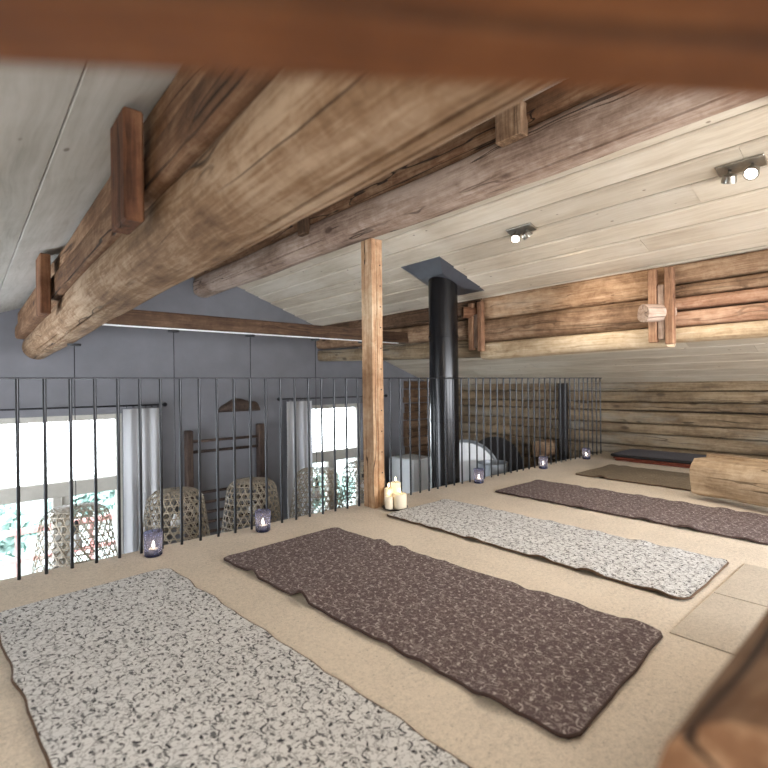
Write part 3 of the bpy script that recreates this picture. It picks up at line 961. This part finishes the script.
# ------------------------------------------------------------------ stove pipe
sp = tag(empty('stove_pipe', (3.86, 3.50, ZL)), 'thick black stove pipe rising through the sloped ceiling', 'stove pipe')
zc = roof(3.86)
fl_ = lathe('flue', [(0.153, 0), (0.153, zc - ZL + 0.06)], M['pipe'], sp, 40)
for z in (1.50, 0.62, -0.4):
    lathe('joint_ring', [(0.152, -0.016), (0.158, -0.012), (0.158, 0.012), (0.152, 0.016)], M['pipe'], fl_, 40, (0, 0, z - ZL), cap=False)
d = Vector((1, 0, -SL)).normalized(); nrm = Vector((-SL, 0, -1)).normalized()
fm = Matrix((d, Vector((0, 1, 0)), nrm)).transposed().to_4x4()
fm.translation = Vector((0, 0, zc - ZL + 0.004))
bm = bmesh.new()
oa, ob = 0.365, 0.275
outer = [bm.verts.new(p) for p in ((-oa, -ob, 0.004), (oa, -ob, 0.004), (oa, ob, 0.004), (-oa, ob, 0.004))]
inner = [bm.verts.new(p) for p in ((-0.165, -0.157, 0.055), (0.165, -0.157, 0.055), (0.165, 0.157, 0.055), (-0.165, 0.157, 0.055))]
back = [bm.verts.new(p) for p in ((-oa, -ob, -0.008), (oa, -ob, -0.008), (oa, ob, -0.008), (-oa, ob, -0.008))]
for k in range(4):
    k2 = (k + 1) % 4
    bm.faces.new((outer[k], outer[k2], inner[k2], inner[k]))
    bm.faces.new((back[k], back[k2], outer[k2], outer[k]))
bm.faces.new(inner)
bm_obj('ceiling_flange', bm, M['flange'], sp, False, fm)

# ------------------------------------------------------------------ ceiling spotlights
def spot(x, y, label, heads, power, side=1, group='twin spotlights on the right slope'):
    nrm = Vector((-SL * side, 0, -1)).normalized()
    e = tag(empty('ceiling_spotlight', (x, y, roof(x) - 0.0005)), label, 'spotlight', group)
    fm = Matrix((Vector((0, -1 * side, 0)), Vector((side, 0, -SL)).normalized(), nrm)).transposed().to_4x4()
    bm = bmesh.new()
    box_bm(bm, (0, 0, 0.006), (0.235, 0.095, 0.014), None, 0.003)
    bm_obj('plate', bm, M['steel'], e, False, fm)
    for hx, tgt in heads:
        base = fm @ Vector((hx, 0.0, 0.012))
        hc = fm @ Vector((hx, 0.012, 0.058))
        vs, fs = tube_vf([base, hc], 0.008, 8)
        mesh_obj('swivel_arm', vs, fs, M['steel'], e, True)
        aim = (Vector(tgt) - (Vector(e.location) + hc)).normalized()
        q = aim.to_track_quat('Z', 'Y').to_matrix().to_4x4()
        q.translation = hc
        hd = lathe('head', [(0.014, -0.022), (0.034, -0.014), (0.040, 0.012), (0.040, 0.026), (0.034, 0.026)], M['steel'], e, 20, mw=q, cap=False)
        lathe('back_cap', [(0.004, -0.024), (0.016, -0.022)], M['steel'], hd, 16)
        lathe('lens', [(0.031, -0.002), (0.031, 0.001)], M['led'], hd, 20, (0, 0, 0.0235))
        ld = bpy.data.lights.new('spot_beam', 'SPOT')
        ld.energy = power
        ld.spot_size = R(95); ld.spot_blend = 1.0
        ld.shadow_soft_size = 0.05
        ld.color = (1.0, 0.88, 0.74)
        lo = bpy.data.objects.new('spot_beam', ld)
        C.objects.link(lo)
        lo.location = Vector(e.location) + hc + aim * 0.03
        lo.rotation_euler = aim.to_track_quat('-Z', 'Y').to_euler()


spot(3.457, 2.274, 'small twin spotlight on the pine ceiling close to the stove pipe', ((0.055, (5.2, 1.4, 0)), (-0.045, (1.8, 1.6, 0))), 48)
spot(3.452, 0.787, 'twin spotlight on the pine ceiling in the upper right corner', ((0.055, (1.2, 1.2, 0)), (-0.055, (4.6, 1.6, 0))), 48)
spot(3.455, -0.75, 'unseen twin spotlight added behind the camera for brightness, on the pine ceiling', ((0.055, (4.6, 0.6, 0)), (-0.055, (1.2, 0.6, 0))), 40)  # extra unseen fixture, added to brighten the loft

spot(-0.75, -0.6, 'unseen twin spotlight added behind the camera for brightness, on the whitish left slope', ((0.055, (1.1, 1.6, 0)), (-0.055, (0.6, 2.6, 0))), 48, -1, 'added twin spotlights on the left slope')  # added fill fixture, out of view, aimed at the left floor

# ------------------------------------------------------------------ candles
def votive(x, y, label):
    e = tag(empty('votive_candle', (x, y, 0.002)), label, 'candle', 'violet glass votives along the railing')
    lathe('glass', [(0.044, 0.002), (0.050, 0.006), (0.053, 0.142), (0.050, 0.142), (0.047, 0.014)], M['votive_glass'], e, 24, cap=False)
    lathe('glass_foot', [(0.043, 0.0), (0.047, 0.003), (0.047, 0.016)], M['votive_base'], e, 24)
    tlt = lathe('tealight', [(0.027, 0.0165), (0.0275, 0.040), (0.024, 0.041)], M['wax'], e, 20)
    lathe('flame', [(0.0005, 0.042), (0.009, 0.054), (0.007, 0.070), (0.0004, 0.090)], M['flame'], tlt, 12)
    ld = bpy.data.lights.new('candle_glow', 'POINT')
    ld.energy = 0.2; ld.color = (1.0, 0.66, 0.36); ld.shadow_soft_size = 0.01
    lo = bpy.data.objects.new('candle_glow', ld); C.objects.link(lo)
    lo.location = (x, y, 0.10)


votive(0.855, 3.11, 'violet glass votive candle, leftmost, beside the near white mat')
votive(1.565, 3.11, 'violet glass votive candle at the far end of the purplish-brown mat')
votive(3.93, 3.11, 'violet glass votive candle just right of the stove pipe')
votive(5.12, 3.11, 'violet glass votive candle in the middle of the right railing stretch')
votive(6.15, 3.11, 'violet glass votive candle, rightmost, near the end of the railing')

cd = tag(empty('candle_dish', (2.635, 2.935, 0.002)), 'shallow dark dish holding white candles at the foot of the post', 'dish')
lathe('plate', [(0.085, 0.0), (0.100, 0.006), (0.107, 0.017), (0.103, 0.017), (0.094, 0.009)], M['dish'], cd, 32)
for (dx, dy, r, h, lab) in ((-0.064, 0.0, 0.030, 0.10, 'short thin white candle at the left of the dark dish'), (0.020, -0.040, 0.054, 0.115, 'stout white candle at the front of the dark dish'),
                            (-0.022, 0.050, 0.036, 0.15, 'white candle of middle height at the back of the dark dish'), (0.050, 0.045, 0.042, 0.19, 'tallest white candle at the right of the dark dish')):
    e = tag(empty('pillar_candle', (2.635 + dx, 2.935 + dy, 0.0195 if False else 0.012)), lab, 'candle', 'white candles on the dark dish')
    wx = lathe('wax', [(r * 0.97, 0), (r, 0.004), (r, h - 0.006), (r * 0.92, h), (r * 0.75, h - 0.004), (0.003, h - 0.008)], M['wax'], e, 24)
    tube('wick', [(0, 0, h - 0.008), (0.001, 0, h + 0.006), (0.003, 0, h + 0.012)], 0.0014, M['wick'], wx, 6)
    lathe('flame', [(0.0004, h + 0.010), (0.0045, h + 0.018), (0.0035, h + 0.028), (0.0003, h + 0.040)], M['flame'], wx, 10)

# ------------------------------------------------------------------ woven pendant lampshades
def ribbon(vs, fs, path, nor, w, th):
    k0 = len(vs)
    m = len(path)
    for i in range(m):
        a = path[max(0, i - 1)]; b = path[min(m - 1, i + 1)]
        d = (b - a).normalized()
        s = d.cross(nor[i]).normalized()
        for (su, sn) in ((-1, -1), (1, -1), (1, 1), (-1, 1)):
            vs.append(path[i] + s * su * w / 2 + nor[i] * sn * th / 2)
    for i in range(m - 1):
        for q in range(4):
            q2 = (q + 1) % 4
            fs.append((k0 + i * 4 + q, k0 + i * 4 + q2, k0 + (i + 1) * 4 + q2, k0 + (i + 1) * 4 + q))


def shade_meshes():
    H = 0.66

    def prof(t):                      # t 0 at the shoulder .. 1 at the bottom rim
        r = 0.225 + 0.092 * t ** 0.9
        if t < 0.12:
            r -= 0.055 * (1 - t / 0.12) ** 2
        return r, -H * t

    def P(t, a, off=0.0):
        r, z = prof(t)
        n = Vector((math.cos(a), math.sin(a), 0.12)).normalized()
        return Vector((r * math.cos(a), r * math.sin(a), z)) + n * off, n
    vs, fs = [], []
    nh = 26
    for sgn in (1, -1):
        for k in range(nh):
            a0 = 2 * math.pi * k / nh
            path, nor = [], []
            for i in range(19):
                t = i / 18
                p, n = P(t, a0 + sgn * t * 1.45, 0.0020 * sgn)
                path.append(p); nor.append(n)
            ribbon(vs, fs, path, nor, 0.0085, 0.002)
    hv, hf = [], []
    dt = math.pi / (nh * 1.45)
    for k in range(13):
        t = (k + 0.5) * dt if k < 12 else 1.0
        path, nor = [], []
        for i in range(41):
            p, n = P(t, 2 * math.pi * i / 40)
            path.append(p); nor.append(n)
        ribbon(hv, hf, path, nor, 0.0085 if k < 12 else 0.02, 0.002 if k < 12 else 0.008)
    tv, tf = [], []
    up = Vector((0, 0, 1))
    for rr in (0.05, 0.085, 0.12, 0.15, 0.17):
        path = [Vector((rr * math.cos(2 * math.pi * i / 32), rr * math.sin(2 * math.pi * i / 32), 0.02 * (1 - rr / 0.17))) for i in range(33)]
        ribbon(tv, tf, path, [up] * 33, 0.011, 0.003)
    for k in range(26):
        a = 2 * math.pi * k / 26
        path = [Vector((r * math.cos(a + (0.17 - r) * 4), r * math.sin(a + (0.17 - r) * 4), 0.022 * (1 - r / 0.17))) for r in (0.04, 0.08, 0.12, 0.172)]
        ribbon(tv, tf, path, [up] * 4, 0.010, 0.003)
    return (vs, fs), (hv, hf), (tv, tf)


sm = shade_meshes()
protos = {}


def pendant(x, ztop, zbeam, label):
    e = tag(empty('pendant_lamp', (x, 4.56, ztop)), label, 'lamp', 'woven lampshades hung from the tie beam')
    for nm, (vs, fs) in (('diagonal_weave', sm[0]), ('hoops', sm[1]), ('top_weave', sm[2])):
        if nm not in protos:
            o = mesh_obj(nm, vs, fs, M['bamboo'], e)
            protos[nm] = o.data
        else:
            o = link(nm, protos[nm], e)
        tag(o, kind='stuff')
    tube('cord', [(0, 0, -0.10), (0, 0, zbeam - ztop - 0.004)], 0.0035, M['cord'], e, 6)
    lh = lathe('lamp_holder', [(0.010, -0.10), (0.020, -0.14), (0.022, -0.20), (0.018, -0.205)], M['cord'], e, 14)
    lathe('bulb', [(0.012, -0.205), (0.022, -0.23), (0.045, -0.275), (0.040, -0.315), (0.004, -0.335)], M['white'], lh, 16)
    lathe('ceiling_rose', [(0.045, zbeam - ztop - 0.02), (0.05, zbeam - ztop - 0.003)], M['cord'], e, 20)
    return e


pendant(0.68, 0.05, 1.36, 'woven bamboo lampshade in front of the far left window')
pendant(1.445, 0.07, 1.518, 'woven bamboo lampshade beside the curtain, second from the left')
pendant(2.18, 0.065, 1.518, 'woven bamboo lampshade in front of the wall bars, third from the left')
pendant(2.945, 0.08, 1.518, 'woven bamboo lampshade in front of the window left of the post')
pendant(3.60, 0.08, 1.518, 'woven bamboo lampshade mostly hidden by the wooden post')

# ------------------------------------------------------------------ things on the gable wall
def curtain(x0, x1, zt, zb, label, seed):
    n = 90
    vs, fs = [], []
    for j in range(9):
        z = zt + (zb - zt) * j / 8
        for i in range(n + 1):
            u = i / n
            amp = 0.022 + 0.012 * j / 8
            y = amp * math.sin(u * (x1 - x0) * 44 + seed + 0.8 * noise.noise((u * 4, j * 0.3, seed))) + 0.01 * noise.noise((u * 9, j * 0.2, seed))
            vs.append((x0 + (x1 - x0) * u + 0.01 * noise.noise((u * 5, j * 0.4, seed + 3)) - (x0 + x1) / 2, y, z - zb))
    for j in range(8):
        for i in range(n):
            a = j * (n + 1) + i
            fs.append((a, a + 1, a + n + 2, a + n + 1))
    e = tag(empty('curtain', ((x0 + x1) / 2, YG - 0.13, zb)), label, 'curtain', 'pale curtains at the gable windows')
    o = mesh_obj('cloth', vs, fs, M['curtain'], e, True)
    so = o.modifiers.new('thickness', 'SOLIDIFY'); so.thickness = 0.003
    for k in range(6):
        u = (k + 0.5) / 6
        p = [Vector(((x1 - x0) * (u - 0.5) + 0.014 * 0, 0.016 * math.cos(a), zt - zb + 0.030 + 0.020 * math.sin(a))) for a in [2 * math.pi * i / 14 for i in range(14)]]
        tube('ring', p, 0.0035, M['black_metal'], e, 5, True)


curtain(1.47, 1.90, 0.745, -2.3, 'pale curtain gathered at the right side of the far left window', 1.3)
curtain(3.68, 4.12, 0.765, -2.3, 'pale curtain gathered at the left side of the window near the post', 4.1)
curtain(5.16, 5.55, 0.765, -2.3, 'pale curtain at the right side of the window near the post', 6.6)
for (xa, xb, z, lab) in ((-0.3, 1.93, 0.785, 'black curtain rod above the far left window'), (3.58, 5.65, 0.805, 'black curtain rod above the window near the post')):
    e = tag(empty('curtain_rod', ((xa + xb) / 2, YG - 0.13, z)), lab, 'curtain rod', 'curtain rods on the gable')
    h = (xb - xa) / 2
    tube('rod', [(-h, 0, 0), (h, 0, 0)], 0.010, M['black_metal'], e, 10)
    for s in (-1, 1):
        lathe('finial', [(0.002, -0.03), (0.024, -0.016), (0.03, 0), (0.024, 0.016), (0.002, 0.03)], M['black_metal'], e, 16, (s * (h + 0.02), 0, 0))
    for bx in (-h * 0.72, 0.0, h * 0.72):
        tube('bracket', [(bx, 0, 0), (bx, 0.06, 0.0), (bx, 0.132, -0.01)], 0.009, M['black_metal'], e, 8)

wbz = tag(empty('wall_bars', (2.76, YG - 0.05, ZL)), 'dark wooden wall bars on the grey gable between the windows', 'wall bars')
for x, zt in ((2.25, 0.43), (3.27, 0.46)):
    upright('side_post', x, YG - 0.10, ZL, zt, 0.085, 0.12, M['bars'], wbz, bev=0.012)
for z in [0.28, 0.14] + [-0.41 - 0.135 * k for k in range(14)]:
    tube('rung', [(-0.51, -0.05, z - ZL), (0.51, -0.05, z - ZL)], 0.019, M['bars'], wbz, 10)
hm = tag(empty('wooden_trough', (2.98, YG - 0.09, 0.645)), 'old brown carved wooden piece mounted above the wall bars', 'wall ornament')
vs, fs = [], []
nn, kk = 20, 10
for i in range(nn + 1):
    u = -1 + 2 * i / nn
    hgt = (0.135 * (1 - abs(u) ** 5) + 0.02) * (1.0 + 0.16 * math.sin(u * 5 + 2.2) + 0.12 * u)
    for k in range(kk + 1):
        a = math.pi * k / kk
        vs.append((u * 0.30, -0.085 * math.sin(a) * (1 - abs(u) ** 4) - 0.001, hgt * (0.5 - 0.5 * math.cos(a)) + 0.01))
    vs.append((u * 0.30, 0.085, hgt + 0.01)); vs.append((u * 0.30, 0.085, 0.0))
q = kk + 3
for i in range(nn):
    for k in range(q):
        fs.append((i * q + k, i * q + (k + 1) % q, (i + 1) * q + (k + 1) % q, (i + 1) * q + k))
fs.append(tuple(range(q))); fs.append(tuple(reversed(range(nn * q, (nn + 1) * q))))
sharp(mesh_obj('carved_body', vs, fs, M['bars'], hm, True))

# ------------------------------------------------------------------ things of the room below, right of the post
cb = tag(empty('white_cabinet', (5.97, 6.20, ZL)), 'tall white cabinet standing below between the post and the stove pipe', 'cabinet')
box('body', (0, 0, 1.09), (0.50, 0.60, 2.18), M['white'], cb, 0.01)
box('upper_door', (-0.262, 0, 1.76), (0.022, 0.58, 0.80), M['white'], cb, 0.006)
box('lower_door', (-0.262, 0, 0.68), (0.022, 0.58, 1.32), M['white'], cb, 0.006)

dk = tag(empty('round_screen', (5.14, 4.31, -1.25)), 'white round panel with grey rim partly behind the stove pipe', 'panel')
q = Vector((-0.76, -0.65, 0.06)).to_track_quat('Z', 'Y').to_matrix().to_4x4()
q.translation = Vector((0, 0, 1.02))
lathe('disc', [(0.001, -0.012), (0.44, -0.012), (0.44, 0.012), (0.001, 0.03)], M['white'], dk, 48, mw=q)
lathe('rim', [(0.435, -0.02), (0.475, -0.02), (0.478, 0.02), (0.46, 0.03), (0.435, 0.02)], M['zinc'], dk, 48, mw=q, cap=False)
box('stand', (0.03, 0.03, 0.28), (0.10, 0.10, 0.60), M['zinc'], dk)
box('stand_foot', (0.03, 0.03, -1.2 + 0.59), (0.12, 0.12, 1.18), M['zinc'], dk)

zt_ = tag(empty('zinc_tub', (5.10, 3.82, -1.2)), 'grey metal tub whose rim shows behind the votive near the pipe', 'tub')
lathe('tub', [(0.13, 0), (0.16, 0.02), (0.19, 1.19), (0.20, 1.20), (0.185, 1.20), (0.155, 0.9), (0.01, 0.88)], M['zinc'], zt_, 32)
box('plinth', (0, 0, -0.625), (0.3, 0.3, 1.25), M['beam_dark'], zt_)

dc = tag(empty('dark_round_disk', (6.25, 4.95, ZL)), 'dark rounded tray leaning against the log wall behind the white round panel', 'disk')  # plain dark disk for a dark shape that was not identified
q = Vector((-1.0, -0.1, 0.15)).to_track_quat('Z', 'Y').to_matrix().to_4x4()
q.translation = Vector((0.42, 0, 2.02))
lathe('disk', [(0.001, -0.015), (0.50, -0.015), (0.55, 0.03), (0.53, 0.03), (0.48, 0.0), (0.001, 0.0)], M['dark_felt'], dc, 40, mw=q)
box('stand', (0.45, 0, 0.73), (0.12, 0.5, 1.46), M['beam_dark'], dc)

sb = tag(empty('log_bracket', (6.9, 4.12, -0.02)), 'short brown log end jutting from the log wall behind the railing', 'log')
log('stub', (-0.22, 0.0, 0.0), (0.12, 0.0, 0.0), 0.24, 0.24, M['orange_dark'], sb, seed=91, sq=4, lump=0.05, n=18, step=0.04)
dp = tag(empty('dark_upright', (6.93, 3.86, ZL)), 'dark upright post against the log wall beyond the railing', 'post')
bm = bmesh.new(); box_bm(bm, (0, 1.73, 0), (0.12, 3.42, 0.10), None, 0.008)
bm_obj('timber', bm, M['dark_felt'], dp, False, frame((0, 0, 0), (0, 0, 1), (0, -1, 0)))
